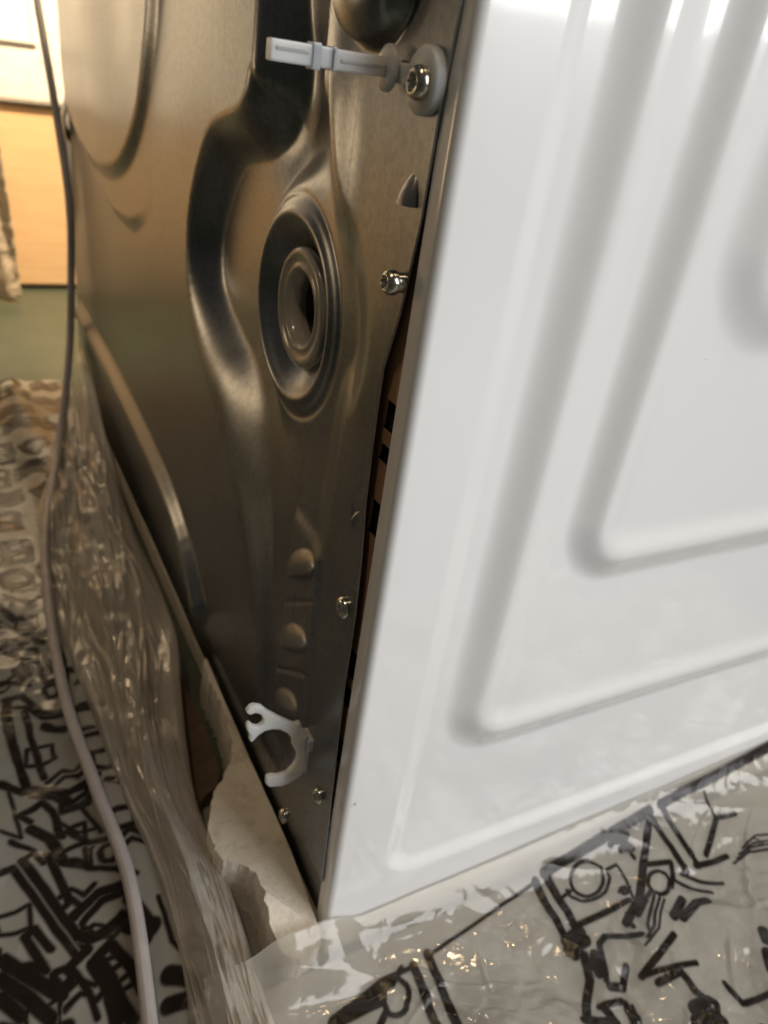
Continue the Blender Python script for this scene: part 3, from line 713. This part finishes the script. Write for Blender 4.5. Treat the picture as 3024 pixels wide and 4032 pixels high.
for gy in range(-145, 340, 21):
    for gx in range(-150, -20, 26):
        cx_, cy_ = gx + rn.uniform(-7, 7), gy + rn.uniform(-6, 6); w = rn.uniform(1.4, 2.6); k = rn.randrange(4)
        if k == 0: far_pr += [(w, [(cx_ - 9, cy_ + o), (cx_ - 3, cy_ + o + 3), (cx_ + 3, cy_ + o - 2), (cx_ + 9, cy_ + o + 2)]) for o in (-3, 3)]
        if k == 1: far_pr.append((w, [(cx_ - 8, cy_ - 5), (cx_ + 6, cy_ - 6), (cx_ + 7, cy_ + 6), (cx_ - 7, cy_ + 6), (cx_ - 8, cy_ - 5)]))
        if k == 2: far_pr.append((w * 1.8, [(cx_ - 6, cy_ + 4), (cx_ + 5, cy_ - 3)]))
wx = 5 * (vnoise(XL / 22, YL / 22, 21) - .5) + 2.5 * (vnoise(XL / 8, YL / 8, 22) - .5)
inkL = np.maximum(ink_of(XL + wx * .5, YL - wx * .5, LEFT_PRINT, 0.9, 1.3), ink_of(XL + 1.0 * wx, YL + 1.0 * wx, far_pr, 1.0, 1.7))
ZL = -18.6 + 8 * facets(XL / 70, YL / 90, 31) + 2.2 * facets(XL / 24, YL / 30, 32) + 0.6 * facets(XL / 9, YL / 11, 33) + 10 * np.exp(-((XL + 60 + 10 * np.sin(YL / 90)) / 18) ** 2)
ZL -= 4 * sstep(700, 745, YL)
ZL = np.maximum(ZL - 4, -19.4)
YLr = YL + np.where(YL > 700, (YL - 700) / 45 * 22 * (vnoise(XL / 30, XL * 0 + 1, 41) - .5), 0)
grid_obj('left_sheet', np.stack([XL, YLr, ZL], -1), m_print, BAG, attr={'ink': inkL})
# gathered clear roll lying along the back
inner = [(655, -3, 92), (600, -8, 73), (535, -9, 53), (470, -10, 34), (400, -10, 15), (346, -10, 4), (270, -10, 3), (215, -12, 4), (185, -18, 6), (150, -26, 4), (115, -32, 1), (92, -35, -3), (46, -31, -7), (-25, -33, -7), (-75, -38, -12), (-120, -42, -16)]
outer = [(655, -14), (600, -40), (542, -58), (439, -76), (335, -83), (253, -86), (150, -78), (62, -67), (-10, -70), (-75, -74), (-120, -78)]
yr = np.arange(-120, 655, 1.5); tv = np.linspace(0, 1, 130)
ia = np.array(inner)[::-1]; oa = np.array(outer)[::-1]
YR, TV = np.meshgrid(yr, tv, indexing='ij')
xi = np.interp(YR, ia[:, 0], ia[:, 1]); zi = np.interp(YR, ia[:, 0], ia[:, 2]); xo = np.interp(YR, oa[:, 0], oa[:, 1])
XR = xi + (xo - xi) * TV
def smooth_cols(A):
    k = 15; P = np.pad(A, ((k, k), (0, 0)), mode='edge'); c = np.cumsum(P, 0); return (c[2 * k:] - c[:-2 * k]) / (2 * k)
XR = smooth_cols(XR); zi = smooth_cols(zi)
fold = lambda f, ph, sd: (1 - np.abs(((TV * f + ph + 1.5 * vnoise(YR / 170, TV * 1.6, sd)) % 1) - 0.5) * 2)
wd = np.sin(math.pi * np.clip(TV, 0, 1))
ZR = zi * (1 - TV) ** 1.6 - 17 * (1 - (1 - TV) ** 1.6) + 17 * wd ** 0.8 * (1 - 0.2 * TV)
ZR += (9.0 * sstep(0, 1, fold(2.1, 0.2, 51)) - 4) * wd ** 0.6
ZR += 2.4 * fold(4.6, .3, 53) ** 3 * wd * vnoise(YR / 60, TV * 4, 58)
ZR += (6.0 * facets(XR / 30, YR / 75, 55) - 3.0) * wd ** 0.5 + (2.4 * facets(XR / 11, YR / 30, 56) - 1.2) * wd ** 0.5 + (1.1 * facets(XR / 5, YR / 10, 59) - .5) * wd
rc = random.Random(3)
for _ in range(110):
    y0_, t0_, sl_, ln = rc.uniform(-110, 600), rc.uniform(.1, .9), rc.uniform(-.0025, .0025), rc.uniform(25, 110)
    wv_ = np.abs(TV - t0_ - sl_ * (YR - y0_)) * 60 + 1.5 * (vnoise(YR / 16, TV * 0, 60) - .5)
    ZR += rc.uniform(0.8, 2.6) * np.clip(1 - wv_ / rc.uniform(0.9, 2.0), 0, None) * np.clip(1 - ((YR - y0_) / ln) ** 2, 0, None)
XR += 3.0 * (vnoise(YR / 60, TV * 2, 57) - .5)
grid_obj('gathered_roll', np.stack([XR, YR, np.maximum(ZR, -18.5)], -1), m_clear, BAG)

# ------------------------------------------------------------------ power cord
path = catmull([(-14, 752, 420), (-12, 737, 363), (-11, 669, 284), (-11, 612, 208), (-14, 606, 140), (-22, 590, 70), (-45, 520, 8), (-72, 400, -4), (-82, 310, -6), (-86, 206, -7), (-81, 127, -7), (-76, 65, -7), (-82, -5, -8), (-92, -70, -10), (-100, -150, -12)], 10)
path = np.vstack([[(-14, 760, 600)], path])
N = len(path); T = np.gradient(path, axis=0); T /= np.linalg.norm(T, axis=1)[:, None]
A1 = np.cross(T, np.array([1.0, 0, 0.2])); A1 /= np.linalg.norm(A1, axis=1)[:, None]; A2 = np.cross(T, A1)
an = np.linspace(0, 2 * math.pi, 17)
CV = path[:, None, :] + 3.5 * (np.cos(an)[None, :, None] * A1[:, None, :] + np.sin(an)[None, :, None] * A2[:, None, :])
tag(grid_obj('power_cord', CV, m_cord), 'grey power cord hanging down the back and trailing over the film', 'cord')

# ------------------------------------------------------------------ background: cabinet and hanging cloth
CB = tag(empty('cabinet', (0.0, 1.13, -0.02)), 'white cabinet with a recessed drawer front behind the washing machine', 'cabinet')
bm = bmesh.new(); box(bm, -700, 420, 1146, 1500, -20, 900, 3); bm_obj('carcass', bm, m_cab, CB)
bm = bmesh.new(); box(bm, -690, 400, 1130, 1145, -13, 236, 3); bm_obj('lower_front', bm, m_orange_front, CB)
dr = None
bm = bmesh.new(); box(bm, -690, 400, 1122, 1145, 240, 620, 6); dr = bm_obj('drawer_front', bm, m_cab, CB)
bm = bmesh.new()
for a in ((-600, 28, 313, 319), (-600, 28, 560, 566), (22, 28, 319, 560), (-600, -594, 319, 560)): box(bm, a[0], a[1], 1118.5, 1121.8, a[2], a[3], 1)
bm_obj('drawer_moulding', bm, m_cab, dr)
# cloth
xs_ = np.linspace(-190, -24, 90); zs_ = np.linspace(-14, 230, 70)
XC, ZC = np.meshgrid(xs_, zs_, indexing='ij')
YC = 1060 + 9 * np.sin(XC / 11) + 5 * np.sin(XC / 5.2 + ZC / 60) + 3 * vnoise(XC / 8, ZC / 8, 61)
t0 = (1 - sstep(-14, 12, ZC)); XCc = XC + (ZC < 240) * (ZC / 230) * -12
ZC2 = ZC + t0 * 10 * (vnoise(XC / 3.5, XC * 0, 62) - .2)
cl = grid_obj('hanging_cloth', np.stack([XCc, YC, ZC2], -1), m_cloth)
cl.modifiers.new('thick', 'SOLIDIFY').thickness = 0.002
tag(cl, 'beige cloth with frayed bottom hem hanging before the cabinet', 'cloth')
